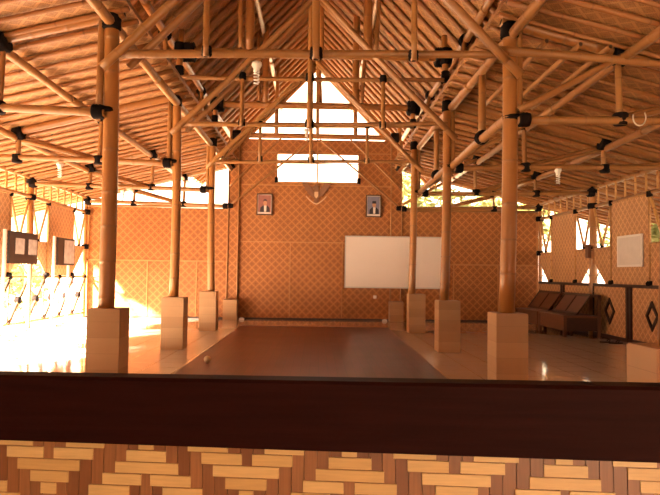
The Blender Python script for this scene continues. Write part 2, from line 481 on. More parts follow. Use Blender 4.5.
COLX = {(-1, 6.5): 2.15, (-1, 9.5): 2.14, (-1, 12.5): 2.08, (1, 6.5): 2.11, (1, 9.5): 2.07, (1, 12.5): 2.03}
def column(s, y, zb, r, label, lean=0.0, back=False):
    x = s * COLX.get((s, y), CX)
    t = thing('bamboo_column', label, 'column', (x, y, zb), 'bamboo columns')
    p = pole('pole', (x - .0, y, zb), (x + s * .03 + lean, y, 4.0), r, r * .9, t, bow=.02, mat='bamboo_col', n=16, gap=.42)
    lashing((x + s * .03, y, 3.86), (0, 0, 1), r * 1.12, .17, t)
    up = pole('upper_post', (x + s * .02, y, 3.95), (x - s * .02, y, 5.0), r * .72, r * .68, t, mat='bamboo_col', n=12)
    lashing((x - s * .0, y, 4.66), (0, 0, 1), r * 1.15, .26, t)
    lashing((x - s * .0, y, 4.32), (0, 0, 1), r * .9, .2, t)
    # slim leaning strut to the foot of the upper roof, and a slim companion culm beside the column
    pole('side_strut', (x + s * .12, y - .05, 3.9), (s * 2.38, y - .05, 5.0), .038, .036, t)
    lashing((s * 2.38, y, 4.93), (0, 1, 0), .09, .14, t)
    pole('companion_pole', (x + s * (r + .045), y - .02, 2.82), (x + s * (r + .05), y, 3.95), .04, .038, t)
    lashing((x + s * .06, y, 2.9), (0, 0, 1), r * 1.18, .055, t)
    return t
for y in ROWS + [18.5]:
    for s in (-1, 1):
        if y == 3.5 and s < 0: continue
        if y == 18.5: lab = 'bamboo column outside behind the back wall on the %s' % SIDE[s]
        elif y == 3.5: lab = 'bamboo column at the right edge of the picture, front row'
        else: lab = '%s bamboo column of the %s row, standing on a stone plinth' % (SIDE[s], ROWN[y])
        column(s, y, .79 if y < 18 else -.15, {3.5: .09, 6.5: .085, 9.5: .073, 12.5: .073, 18.5: .08}[y], lab)

# ------------------------------------------------------------------ roof trusses
def truss(y, label):
    t = thing('roof_truss', label, 'truss', (0, y, 3.5), 'roof trusses between the columns')
    f = y - .13; n = -1
    tr = .046 if y < 7 else .038; tz = 0 if y < 12 else -.05
    tie = pole('tie_beam', (-2.08, f, 3.47 + tz), (2.08, f, 3.55 + tz), tr, tr * .87, t)
    mid = pole('upper_tie', (-2.08, f, 4.2), (2.02, f, 4.24), .038, .034, t)
    col = pole('collar_beam', (-2.18, y + .1, 4.68), (2.18, y + .1, 4.68), .075, .07, t, mat='bamboo_col')
    for s in (-1, 1): lashing((s * 2.05, y + .1, 4.68), (1, 0, 0), .15, .26, col)
    kx = .03 if y < 7 else -.08
    kp = pole('king_post', (kx, f - .09, 3.42), (kx, f - .03, 7.3), .04, .036, t)
    for z in (3.5, 4.22): lashing((kx, f - .05, z), (0, 0, 1), .066, .12, kp)
    kp2 = pole('king_post', (.1, y + .16, 4.7), (.02, y + .1, 7.3), .042, .038, t, mat='bamboo_col')
    for s, qx in ((-1, -1.12), (1, 1.06)):
        q = pole('queen_strut', (qx, f - .08, 3.43), (qx, f - .06, 4.27 if y > 7 else 4.9), .034, .032, t)
        for z in (3.5, 4.22): lashing((qx, f - .05, z), (0, 0, 1), .052, .11, q)
        px = -1.06 if s < 0 else .84
        pole('queen_post', (px, y + .1, 4.72), (px, y + .1, zu(px) - .02), .075, .07, t, mat='bamboo_col', n=12)
        pole('raking_strut', (px + s * .12, y + .03, 4.74), (px + (.2 if s > 0 else -.16), y + .03, zu(px) - .2), .04, .035, t)
        pole('brace', (s * 2.2, y - .2, 3.30), (s * .02, y - .24, 5.46), .05, .044, t)
        pole('brace', (s * 2.03, y + .14 if s < 0 else y - .28, 3.42), (s * .02, y + .14 if s < 0 else y - .3, 5.5), .042, .04, t)
    return t
truss(6.5, 'bamboo roof truss of the nearest row, its tie beam highest in the picture')
truss(9.5, 'bamboo roof truss of the second row, seen through the nearest one')
truss(12.5, 'bamboo roof truss of the third row, closest to the back wall')
t = thing('roof_truss', 'braced bamboo frame lying flat on the back wall around its window', 'truss', (0, YB - .1, 2.9), 'roof trusses between the columns')
f = YB - .12
col = pole('collar_beam', (-2.1, f, 4.70), (2.2, f, 4.70), .07, .065, t, mat='bamboo_col')
for s in (-1, 1): lashing((s * 2.03, f, 4.70), (1, 0, 0), .13, .2, col)
pole('king_post', (.04, f - .02, 4.7), (.02, f, 7.3), .045, .04, t)
for s in (-1, 1):
    b = pole('brace', (s * 2.2, f - .03, 2.86), (s * .1, f - .03, 4.62), .026, .024, t)
    lashing((s * 2.16, f - .02, 2.88), (1, 0, 0), .06, .14, b)
    pole('brace', (s * 2.2, f + .02, 3.38), (s * .88, f + .02, 4.66), .022, .02, t)
    pole('post', (s * 1.02, f, 4.7), (s * 1.0, f, zu(1.0) + .02), .055, .05, t)
    pole('post', (s * CX, f + .0, 3.9), (s * CX, f, 4.95), .06, .055, t)
    lashing((s * CX, f, 3.95), (0, 0, 1), .09, .2, t)

# ------------------------------------------------------------------ aisle trusses
def aisle(s, y, label):
    t = thing('aisle_truss', label, 'truss', (s * 4, y, 2.9), 'trusses over the side aisles')
    zc = 2.9
    x0, x1, x2, x3 = CX + .05, 3.34, 4.6, HX
    mr = pole('main_rafter', (s * (CX - .1), y, zm(CX - .1)), (s * 6.6, y, zm(6.6)), .068, .06, t, mat='bamboo_col')
    ch = pole('lower_chord', (s * x0, y - .06, zc - .04), (s * HX, y - .06, zc + .03), .046, .042, t)
    for xx in (x1, x2):
        vp = pole('strut', (s * xx, y - .02, zc - .02), (s * (xx - .02), y - .02, zm(xx) - .02), .036, .034, t)
        lashing((s * xx, y - .04, zc), (0, 0, 1), .078, .13, vp)
        lashing((s * xx, y - .02, zm(xx) - .06), (1, 0, -.24 * s), .105, .15, vp)
    if s > 0: pole('brace', (s * x0, y - .12, zc + .05), (s * x1, y - .1, zm(x1) - .08), .04, .036, t)
    pole('brace', (s * x1, y + .06, zc + .02), (s * x2, y + .06, zm(x2) - .08), .036, .033, t)
    pole('brace', (s * (x1 + .1), y + .0, zc + .02), (s * (x2 + .02), y + .0, zm(x2) - .14), .032, .03, t)
    pole('brace', (s * x2, y + .06, zc + .02), (s * x3, y + .06, zm(x3) - .02), .034, .03, t)
    lashing((s * (x3 - .06), y - .04, zc + .02), (1, 0, 0), .07, .14, ch)
    lashing((s * (x0 + .08), y - .05, zc - .03), (1, 0, 0), .075, .12, ch)
    return t
for y in ROWS[1:] + [15.5]:
    for s in (-1, 1):
        if y == 15.5: lab = 'bamboo aisle truss in the bright gap above the back wall, %s side' % SIDE[s]
        else: lab = 'bamboo aisle truss of the %s row, from column to %s wall' % (ROWN[y], SIDE[s])
        aisle(s, y, lab)
# low lengthwise braces on the right column line with hangers
for (ya, yb, nm) in ((6.5, 9.5, 'nearest and second'), (9.5, 12.5, 'second and third')):
    for s in ((1,) if ya else (-1, 1)):
        t = thing('linking_beam', 'thick bamboo beam low between the %s right columns' % nm, 'beam', (s * CX, ya, 2.9), 'linking beams between right columns')
        b = pole('culm', (s * (CX + .03), ya - .05, 2.95), (s * (CX + .03), yb + .05, 2.9), .06, .052, t)
        h = pole('hanger', (s * (CX + .03), ya + 1.25, 2.93), (s * (CX + .03), ya + 1.25, 3.8), .05, .047, t)
        lashing((s * (CX + .03), ya + 1.25, 2.97), (0, 1, 0), .085, .13, h)
        lashing((s * (CX + .03), ya + .05, 2.93), (0, 0, 1), .1, .06, b)
# three short culms with open ends lying over a cross pole on the right
cp = thing('cross_pole', 'bamboo cross pole right of the nearest right column under the roof', 'beam', (2.1, 6.42, 3.58))
pole('culm', (1.95, 6.38, 3.60), (3.95, 6.38, 3.47), .05, .045, cp)
for k, (x, z, w) in enumerate(((2.46, 3.665, 'nearest the column'), (2.82, 3.64, 'in the middle of three'), (3.14, 3.62, 'farthest from the column'))):
    o = pole('loose_culm', (x, 6.26, z), (x, 8.6, z - .02), .03, .028, None)
    tag(o, 'short bamboo culm with open end lying on the cross pole, %s' % w, 'bamboo pole', 'open-ended culms on the cross pole')

# ------------------------------------------------------------------ back wall
TH = .03
mb = MB()
wx0, wx1, wz0, wz1 = -1.0, 1.12, 3.52, 4.27
zt = 4.64
mb.box((-2.17, YB, 0), (wx0, YB + TH, zt)); mb.box((wx1, YB, 0), (2.25, YB + TH, zt))
mb.box((wx0, YB, 0), (wx1, YB + TH, wz0)); mb.box((wx0, YB, wz1), (wx1, YB + TH, zt))
mb.box((-HX, YB, 0), (-2.17, YB + TH, 2.82)); mb.box((2.25, YB, 0), (HX, YB + TH, 2.86))
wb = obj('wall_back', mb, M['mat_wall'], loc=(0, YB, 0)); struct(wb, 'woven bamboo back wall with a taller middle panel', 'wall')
def batten(p0, p1, w=.035, d=.018, mat='batten', name='batten', parent=wb):
    mb = MB(); p0, p1 = V(p0), V(p1)
    lo = V((min(p0.x, p1.x), min(p0.y, p1.y), min(p0.z, p1.z))); hi = V((max(p0.x, p1.x), max(p0.y, p1.y), max(p0.z, p1.z)))
    if abs(p1.x - p0.x) > abs(p1.z - p0.z): lo.z -= w / 2; hi.z += w / 2
    else: lo.x -= w / 2; hi.x += w / 2
    lo.y = YB - d; hi.y = YB
    mb.box(lo, hi); return obj(name, mb, M[mat], parent, loc=lo)
for s in (-1, 1):
    a, b = (-HX, -2.3) if s < 0 else (2.4, HX)
    batten((a, 0, 1.46), (b, 0, 1.46))
    xs = (-4.25, -3.0) if s < 0 else (3.6, 4.75)
    batten((xs[0], 0, .05), (xs[0], 0, 1.44), .03); batten((xs[1], 0, .05), (xs[1], 0, 1.44), .03)
    batten((a, 0, .02), (b, 0, .02), .04, .03, 'dark_wood', 'skirting')
    pole('top_rail', (a, YB - .02, 2.84), (b, YB - .02, 2.86), .035, .032, wb)
    batten((s * (HX - .03), 0, .06), (s * (HX - .03), 0, 2.8), .05)
batten((-1.9, 0, .02), (1.95, 0, .02), .04, .03, 'dark_wood', 'skirting')
batten((-1.9, 0, 1.98), (1.95, 0, 1.98), .03); batten((-1.9, 0, 3.45), (1.95, 0, 3.45), .03)
batten((-1.9, 0, 4.3), (2.0, 0, 4.3), .03)
for x in (-.62, .72): batten((x, 0, .06), (x, 0, 1.96), .02)
# pilasters of woven strip between split battens over the short plinths
for s in (-1, 1):
    mb = MB(); mb.box((s * 2.09 - .13, YB - .05, .5), (s * 2.09 + .13, YB, 4.64))
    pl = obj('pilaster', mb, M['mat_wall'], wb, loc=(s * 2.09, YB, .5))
    for dx in (-.135, .135): pole('edge_pole', (s * 2.09 + dx, YB - .05, .5), (s * 2.09 + dx, YB - .05, 4.64), .02, .019, pl, n=8)
# window in the wall head
w1 = thing('window_1', 'wide open window high in the middle of the back wall', 'window', ((wx0 + wx1) / 2, YB, wz0), kind='structure')
for (p0, p1, r, nm) in (((wx0, YB - .01, wz0), (wx1, YB - .01, wz0), .028, 'sill'), ((wx0, YB - .01, wz1), (wx1, YB - .01, wz1), .026, 'head'),
                    ((wx0, YB - .01, wz0), (wx0, YB - .01, wz1), .026, 'jamb'), ((wx1, YB - .01, wz0), (wx1, YB - .01, wz1), .026, 'jamb'),
                    ((.05, YB + .01, wz0), (.05, YB + .01, wz1 + .45), .02, 'mullion'), ((wx0, YB + .02, 4.02), (wx1, YB + .02, 4.02), .014, 'transom')):
    pole(nm, p0, p1, r, r * .95, w1, n=8, mat='batten')
for x in (wx0, wx1): lashing((x, YB - .02, wz0 + .06), (0, 0, 1), .045, .14, w1)

mb = MB(); mb.box((-HX, -3.75, 0), (.6, -3.7, 3.0)); mb.box((3.6, -3.75, 0), (HX, -3.7, 3.0)); mb.box((.6, -3.75, 2.2), (3.6, -3.7, 3.0)); mb.box((-HX - .02, -3.72, 0), (-HX + .02, -2.5, 3.05)); mb.box((HX - .02, -3.72, 0), (HX + .02, -2.5, 3.05)); mb.prism([(-HX, 3.0), (HX, 3.0), (HX, 3.06), (2.6, 3.84), (2.6, 4.76), (.2, 7.2), (-.2, 7.2), (-2.6, 4.76), (-2.6, 3.84), (-HX, 3.06)], 1, -3.75, -3.7)  # unseen wall added behind the camera; blocks front light, its opening lights the weave
struct(obj('wall_front', mb, M['dark_wood'], loc=(0, -3.7, 0)), 'added dark wall out of view behind the viewer, dimming the foreground', 'wall')
# ------------------------------------------------------------------ things on the back wall
t = thing('whiteboard', 'large blank whiteboard hung on the back wall right of centre', 'whiteboard', (2.04, YB - .06, .83))
mb = MB(); mb.box((.81, YB - .125, .86), (3.27, YB - .105, 2.13)); obj('panel', mb, M['board'], t)
mb = MB()
for lo, hi in (((.78, .83), (3.3, .86)), ((.78, 2.13), (3.3, 2.16)), ((.78, .86), (.81, 2.13)), ((3.27, .86), (3.3, 2.13))):
    mb.box((lo[0], YB - .13, lo[1]), (hi[0], YB - .095, hi[1]))
obj('frame', mb, M['alu'], t)

def portrait(x0, x1, z0, z1, label, cap):
    cx = (x0 + x1) / 2; y = YB - .03
    t = thing('framed_portrait', label, 'picture', (cx, y, z0), 'framed portraits on the back wall')
    b = .03; mb = MB()
    for lo, hi in (((x0, z0), (x1, z0 + b)), ((x0, z1 - b), (x1, z1)), ((x0, z0 + b), (x0 + b, z1 - b)), ((x1 - b, z0 + b), (x1, z1 - b))):
        mb.box((lo[0], y - .025, lo[1]), (hi[0], y + .005, hi[1]))
    obj('frame', mb, M['gold_frame'], t)
    mb = MB(); mb.box((x0 + b, y - .012, z0 + b), (x1 - b, y, z1 - b)); obj('mount', mb, M['shirt'], t)
    mb = MB(); mb.box((x0 + b + .012, y - .016, z0 + b + .05), (x1 - b - .012, y - .01, z1 - b - .012))
    pr = obj('print', mb, M['backdrop'] if not cap else M['backdrop_blue'], t)
    w = x1 - x0; h = z1 - z0; zb = z0 + b + .05
    dx = .015
    def shape(name, pts, mat, d):
        mb = MB(); mb.prism([(cx + dx + px * w, zb + pz * h) for px, pz in pts], 1, y - .016 - d, y - .014); obj(name, mb, M[mat], pr)
    shape('shoulders', [(-.32, 0), (.3, 0), (.28, .2), (.14, .3), (-.14, .3), (-.29, .2)], 'suit', .001)
    shape('shirt_front', [(-.06, .02), (.07, .02), (.09, .3), (-.07, .3)], 'shirt', .002)
    shape('face', [(.12 * math.cos(a) , .42 + .125 * math.sin(a)) for a in [k * math.pi / 7 for k in range(14)]], 'skin', .003)
    if cap: shape('cap', [(-.13, .47), (.13, .47), (.12, .58), (-.12, .58)], 'suit', .004)
    else: shape('hair', [(-.12, .46), (-.06, .52), (.06, .52), (.12, .46), (.1, .56), (0, .6), (-.1, .56)], 'suit', .004)
portrait(-1.5, -1.09, 2.66, 3.22, 'framed portrait of a person in dark suit, hanging left of the window', False)
portrait(1.31, 1.71, 2.65, 3.23, 'framed portrait of a person in dark cap and suit, right above the whiteboard', True)

# carved winged emblem under the window
t = thing('wall_emblem', 'carved dark winged bird emblem with pale ribbon, under the back window', 'emblem', (.03, YB - .05, 2.95))
def plate(name, pts, mat, d0, d1):
    mb = MB(); mb.prism([(.03 + a, 2.95 + b) for a, b in pts], 1, YB - d1, YB - d0); obj(name, mb, M[mat], t)
for s in (-1, 1):
    fe = [(s * .04, .30), (s * .12, .44), (s * .22, .56), (s * .38, .60), (s * .34, .53), (s * .35, .49), (s * .30, .44), (s * .30, .40), (s * .24, .35), (s * .23, .30), (s * .16, .24), (s * .05, .18)]
    plate('wing', fe if s < 0 else fe[::-1], 'carved', .02, .05)
plate('body', [(-.07, .22), (-.05, .12), (0, .07), (.05, .12), (.07, .22), (.06, .38), (-.06, .38)], 'carved', .01, .07)
plate('head', [(-.05, .36), (.04, .36), (.06, .45), (.03, .52), (-.03, .52), (-.06, .47), (-.11, .45), (-.07, .42)], 'carved', .015, .075)
plate('tail', [(-.05, .13), (-.09, .03), (-.03, .05), (0, .0), (.03, .05), (.09, .03), (.05, .13)], 'carved', .02, .05)
plate('shield', [(-.05, .33), (.05, .33), (.05, .22), (0, .16), (-.05, .22)], 'carved_light', .07, .08)
rb = []
for k in range(9):
    a = -.26 + .52 * k / 8; rb.append((a, .0 + .2 * (abs(a) / .26) ** 1.5))
plate('ribbon', rb + [(a, b + .03) for a, b in reversed(rb)], 'carved_light', .05, .075)

for x, z, lab in ((1.57, .6, 'white wall socket below the whiteboard, left of the right plinth'),):
    mb = MB(); mb.box((x - .04, YB - .015, z - .04), (x + .04, YB, z + .04)); mb.box((x - .025, YB - .022, z - .025), (x + .025, YB - .015, z + .025))
    tag(obj('wall_socket', mb, M['white'], loc=(x, YB, z)), lab, 'socket')
for x, y, lab in ((-1.80, 15.38, 'small white box on the floor beside the left back plinth'), (1.80, 15.38, 'small white box on the floor beside the right back plinth')):
    mb = MB(); mb.box((x - .06, y - .04, 0), (x + .06, y + .04, .04)); mb.box((x - .035, y - .025, .04), (x + .035, y + .025, .055))
    tag(obj('floor_socket_box', mb, M['white'], loc=(x, y, 0)), lab, 'socket', 'white boxes by the back plinths')

# ------------------------------------------------------------------ side walls
def side_wall(s):
    X = s * HX
    wl = thing('wall_%s' % SIDE[s], '%s side wall of woven bamboo panels with open gaps between' % SIDE[s], 'wall', (X, .5, 0), kind='structure')
    def lath(name, a, b, r, par=wl, mat='bamboo_thin', off=0.0): return pole(name, (X - s * off, a[0], a[1]), (X - s * off, b[0], b[1]), r, r * .95, par, n=8, mat=mat)
    pole('wall_plate', (X, -3.7, 3.07), (X, 8.2, 3.07), .07, .062, wl); pole('wall_plate', (X, 8.0, 3.05), (X, 15.6, 3.05), .062, .055, wl)
    pole('top_rail', (X, -3.7, 2.68), (X, 8.0, 2.68), .038, .035, wl); pole('top_rail', (X, 8.0, 2.68), (X, 15.6, 2.66), .038, .035, wl)
    posts = [-2.5, .5, 3.5, 6.5, 9.5, 12.5, 15.5]
    for y in posts:
        p = pole('post', (X, y, 0), (X, y, 3.1), (.095 if s > 0 else .075) if y < 15 else .05, .065 if y < 15 else .045, wl, mat='bamboo_col', n=12)
        for z in (3.0, 2.66, 1.78): lashing((X, y, z), (0, 0, 1), .1 if z > 2 else .085, .12, p)
        if 5 < y < 15 and s > 0:
            mb = MB(); mb.box((X - .13, y - .07, 1.58), (X - .07, y + .07, 1.86)); obj('switch_box', mb, M['bench_wood'], p.parent)
    for i in range(len(posts) - 1):
        a, b = posts[i], posts[i + 1]; c = (a + b) / 2
        if (s > 0 and a < 6) or a < 1:                                       # unseen bays on both sides, added closed to cut the side light
            mb = MB(); mb.box((X - .015, a, 0), (X + .015, b, 1.55 if a < 0 and s < 0 else 3.05)); obj('woven_panel', mb, M['mat_side'], wl, loc=(X, c, 0))
            continue
        pa, pb = c - .68, c + .68
        mb = MB(); mb.box((X - .015, pa, 1.06), (X + .015, pb, 2.64))
        wp = obj('woven_panel', mb, M['mat_side'], wl, loc=(X, c, 1.06))
        for y in (pa, pb): lath('panel_edge', (y, 1.06), (y, 2.66), .02, wp, off=.02)
        lath('panel_edge', (pa, 2.63), (pb, 2.63), .018, wp, off=.02)
        k = a + .22                                               # short ladder uprights over the panel
        while k < b - .1:
            lath('rung', (k, 2.68), (k, 3.05), .022); k += .36
        for (pe, po) in ((pa, a), (pb, b)):
            ap = (pe + po) / 2; e = .05 if po > pe else -.05
            lath('slanting_lath', (pe, 2.62), (ap, 1.8), .027); lath('slanting_lath', (po - e, 2.66), (ap, 1.8), .027)
            lashing((X, ap, 1.82), (0, 0, 1), .035, .09, wl)
            lashing((X - s * .01, pe, 2.63), (0, 0, 1), .05, .1, wl)
            lath('cross_lath', (pe, 1.77), (po, 1.77), .02)
            mb = MB(); q = [(pe, 1.76), (po - e, 1.76), (pe, 1.06)] if s < 0 else [(pe, 1.76), (po - e, 1.76), (po - e, 1.5), (pe + .32 * (po - pe), 1.06), (pe, 1.06)]
            mb.prism(q, 0, X - .01, X + .01); obj('woven_wing', mb, M['mat_side'], wl)
            m = ((po - e + pe) / 2, 1.41)
            lath('slanting_lath', (po - e, 1.09), m, .014)
            lashing((X - s * .01, pe, 1.08), (0, 1, 0), .05, .14, wl)
        # below the sill
        rail = MB(); rail.box((X - .045, a, 1.0), (X + .045, b, 1.06))
        if s > 0:
            obj('sill_rail', rail, M['dark_wood'], wl)
            for (u, w) in ((a, c), (c, b)):
                mb = MB(); mb.box((X - .012, u + .03, .06), (X + .012, w - .03, 1.0)); wpn = obj('wainscot_panel', mb, M['mat_side'], wl)
                d = (u + w) / 2
                o1 = [(d, .79), (d + .2, .53), (d, .27), (d - .2, .53)]; i1 = [(d, .70), (d + .135, .53), (d, .36), (d - .135, .53)]
                mb = MB()
                for j in range(4):
                    j2 = (j + 1) % 4
                    mb.prism([o1[j], o1[j2], i1[j2], i1[j]], 0, X - .035, X - .012)
                obj('diamond_frame', mb, M['dark_wood'], wpn)
            mb = MB()
            for u in (a, c): 
                for g in (-.055, .055): mb.box((X - .05, u + g - .035, 0), (X + .04, u + g + .035, 1.0))
            obj('wainscot_stile', mb, M['dark_wood'], wl)
            mb = MB(); mb.box((X - .04, a, 0), (X + .04, b, .07)); obj('skirting', mb, M['dark_wood'], wl)
        else:
            pole('sill_rail', (X, a, 1.04), (X, b, 1.04), .028, .026, wl, n=8, mat='bamboo_thin')
            pole('bottom_rail', (X, a, .12), (X, b, .12), .028, .026, wl, n=8, mat='bamboo_thin')
            k = 4; st = (b - a) / k
            for j in range(k):
                u, w = a + j * st, a + (j + 1) * st
                lath('lattice_brace', (u, .14), (w, 1.02), .03, mat='dark_lath', off=.02); lath('lattice_brace', (w, .14), (u, 1.02), .01, mat='dark_lath', off=-.02)
                lashing((X, (u + w) / 2, .58), (1, 0, 0), .075, .1, wl)
                lashing((X, w, 1.03), (0, 1, 0), .05, .1, wl)
                if j: lath('lattice_upright', (u, .12), (u, 1.04), .018, mat='dark_lath')
    return wl
side_wall(-1); side_wall(1)

# ------------------------------------------------------------------ benches along the right wall
def bench(ya, yb, label):
    xf, xb = 4.92, 5.66
    t = thing('settee', label, 'bench', ((xf + xb) / 2, (ya + yb) / 2, 0), 'wooden settees along the right wall')
    mb = MB(); mb.box((xf, ya, .38), (xb, yb, .42)); 
    obj('seat', mb, M['bench_wood'], t)
    mb = MB(); mb.box((xf + .02, ya + .06, .12), (xf + .04, yb - .06, .38)); obj('front_panel', mb, M['bench_wood'], t)
    for y in (ya + .02, yb - .04):
        mb = MB(); mb.box((xf + .06, y, .12), (xb - .06, y + .02, .38)); obj('end_panel', mb, M['bench_dark'], t)
    for x in (xf, xb - .06):
        for y in (ya, yb - .06):
            mb = MB(); mb.box((x, y, 0), (x + .06, y + .06, .38 if x < 5.2 else .82)); obj('leg', mb, M['bench_wood'], t)
    mb = MB(); mb.box((xb - .07, ya, .78), (xb, yb, .83)); obj('top_rail', mb, M['bench_wood'], t)
    # slanting backrest in a frame
    def q(x, z, y): return (x, y, z)
    d = V((.26, 0, .36)); n = V((-.36, 0, .26)).normalized() * .025
    p = V((5.24, 0, .44))
    def slab(y0, y1, t0, t1, th, lift=0):
        a = p + d * t0 + n * lift; b = p + d * t1 + n * lift
        mb2.hexa([V((a.x, y0, a.z)), V((b.x, y0, b.z)), V((b.x, y1, b.z)), V((a.x, y1, a.z)),
                  V((a.x, y0, a.z)) + n * th, V((b.x, y0, b.z)) + n * th, V((b.x, y1, b.z)) + n * th, V((a.x, y1, a.z)) + n * th])
    mb2 = MB(); slab(ya + .08, yb - .08, 0, 1.0, 1.0); bk = obj('backrest', mb2, M['bench_wood'], t)
    mb2 = MB()
    for yy in (ya + .05, (ya + yb) / 2 - .02, yb - .09): slab(yy, yy + .04, -.05, 1.06, .6, 1.0)
    slab(ya + .05, yb - .05, .95, 1.08, .6, 1.0); slab(ya + .05, yb - .05, -.06, .06, .6, 1.0)
    obj('backrest_frame', mb2, M['bench_dark'], bk)
bench(11.86, 13.22, 'brown wooden settee with slanting back, nearer one by the right wall')
bench(13.3, 14.75, 'brown wooden settee with slanting back, farther one near the back corner')

# sandals on the floor by the right wall
for k, dy in enumerate((0, .14)):
    t = thing('sandal', 'dark sandal on the floor by the right wall', 'sandal', (5.45 - .1 * k, 10.85 + dy, 0), 'pair of dark sandals')
    x, y = 5.45 - .1 * k, 10.85 + dy
    mb = MB(); pts = []
    for j in range(14):
        a = 2 * math.pi * j / 14; pts.append((x + .13 * math.cos(a), y + (.045 + .008 * math.cos(a)) * math.sin(a)))
    mb.prism(pts[::-1], 2, 0, .022); obj('sole', mb, M['rubber'], t)
    mb = MB(); mb.tube([(x + .02, y - .045, .02), (x + .05, y - .03, .055), (x + .07, y, .062), (x + .05, y + .03, .055), (x + .02, y + .045, .02)], .009, 6); obj('strap', mb, M['rubber'], t)

# ------------------------------------------------------------------ display boards on the left, poster on the right
def display(ya, yb, label, kind):
    x = -5.45; z0, z1 = 1.29, 1.88
    t = thing('display_board', label, 'display board', (x, (ya + yb) / 2, 0), 'display boards on white stands')
    mb = MB(); mb.box((x - .02, ya, z0), (x + .02, yb, z1)); pn = obj('panel', mb, M['black_frame'], t)
    if kind == 1: ph = ((ya + .22, ya + .55, 1.47, 1.76), (ya + .72, ya + 1.05, 1.47, 1.76))
    else: ph = ((ya + .33, yb - .04, 1.33, 1.84),)
    for a, b, c, d in ph:
        mb = MB(); mb.box((x + .02, a, c), (x + .026, b, d)); obj('photo', mb, M['grey_photo'], pn)
    for y in (ya - .06, yb - .2):
        mb = MB(); mb.box((x - .06, y - .025, 0), (x - .021, y + .035, z1 + .02 if y < ya else z0 + .2)); obj('stand_post', mb, M['white'], t)
        mb = MB(); mb.box((x - .25, y - .025, 0), (x + .2, y + .035, .04)); obj('foot', mb, M['white'], t)
display(10.98, 12.08, 'black display board with two grey photographs at the left edge', 1)
display(13.02, 13.92, 'black display board with one large grey photograph near the left back corner', 2)
t = thing('wall_poster', 'white board with a faint map print hung on the right wall panel', 'poster', (5.76, 11.0, 1.39))
mb = MB(); mb.box((5.745, 10.5, 1.38), (5.775, 11.38, 1.96)); obj('backing', mb, M['white'], t)
mb = MB(); mb.box((5.741, 10.54, 1.42), (5.746, 11.34, 1.92)); obj('print', mb, M['map_print'], t)

# ------------------------------------------------------------------ hanging bulbs
def bulb(x, y, z, label, s=1.0):
    t = thing('hanging_bulb', label, 'lamp', (x, y, z), 'white bulbs hung from the roof poles')
    mb = MB(); mb.lathe([(.0, 0), (.045 * s, 0), (.05 * s, -.03 * s), (.03 * s, -.06 * s), (.03 * s, -.09 * s), (0, -.09 * s)], 12, at=(x, y, z)); obj('holder', mb, M['white'], t)
    mb = MB(); pts = [(x + .022 * s * math.cos(a), y + .022 * s * math.sin(a), z - .09 * s - .12 * s * a / 25) for a in [k * .5 for k in range(50)]]
    mb.tube(pts, .008 * s, 6); obj('spiral_tube', mb, M['white'], t)
bulb(-.6, 6.4, 3.42, 'white bulb hanging from the nearest tie beam, left of the king post', 1.15)
bulb(-.12, 9.35, 3.42, 'white bulb hanging in front of the back wall window head', .9)
bulb(-3.92, 9.42, 2.84, 'white bulb hanging in the left aisle under the second truss', 1.1)
bulb(-3.9, 12.42, 2.83, 'white bulb hanging in the left aisle under the third truss', 1.05)
bulb(3.84, 9.42, 2.88, 'white bulb hanging in the right aisle under the roof', 1.15)
mb = MB(); mb.tube([(3.5 + .07 * math.cos(a), 6.37, 2.9 + .09 * math.sin(a)) for a in [math.pi * (.9 + 1.3 * k / 14) for k in range(15)]], .008, 6)
tag(obj('cable_loop', mb, M['cable'], loc=(3.5, 6.37, 2.9)), 'loop of white cable at the lower knot in the right aisle', 'cable')
mb = MB(); prof = [(.045 * math.sin(math.pi * k / 10), .045 - .045 * math.cos(math.pi * k / 10)) for k in range(11)]
mb.lathe(prof, 16, at=(-1.33, 7.95, .012)); tag(obj('ball', mb, M['ball'], loc=(-1.33, 7.95, .012)), 'small pale ball lying on the dark floor strip', 'ball')

# ------------------------------------------------------------------ foreground parapet
# built in its own frame: x along the rail, y into the hall, z up; the rail runs slightly askew to the hall
pp = thing('parapet', 'dark wooden rail over a coarse bamboo weave right in front', 'balustrade', (0, 1, 0))
RA = V((-.46888, 1.06, 1.00097)); RD = V((.99429091, -.10621282, .01021912)).normalized()
RU = (V((0, 0, 1)) - RD * RD.z).normalized(); RN = RU.cross(RD)
Rm = Matrix((RD, RN, RU)).transposed()
pp.location = RA - RU * 1.0
pp.rotation_mode = 'QUATERNION'; pp.rotation_quaternion = Rm.to_quaternion()
def pobj(name, mb, mats):
    o = bpy.data.objects.new(name, mb.mesh(name, mats)); link_ob(o, pp); return o
mb = MB()
xs = [-2.6, 0, .35, .7, 1.09, 3.4]
bot = lambda x: 1 - (.109 + .0065 * max(0, min(1.09, x)))
for i in range(len(xs) - 1):
    a, b = xs[i], xs[i + 1]; c = .005
    sec = lambda x: [(0, bot(x)), (.05, bot(x)), (.05, 1 - c), (.05 - c, 1), (c, 1), (0, 1 - c)]
    A, B = sec(a), sec(b)
    for j in range(6):
        k = (j + 1) % 6
        mb.face([(a, *A[j]), (a, *A[k]), (b, *B[k]), (b, *B[j])])
    if i == 0: mb.face([(a, *q) for q in reversed(A)])
    if i == len(xs) - 2: mb.face([(b, *q) for q in B])
pobj('handrail', mb, M['rail_wood'])
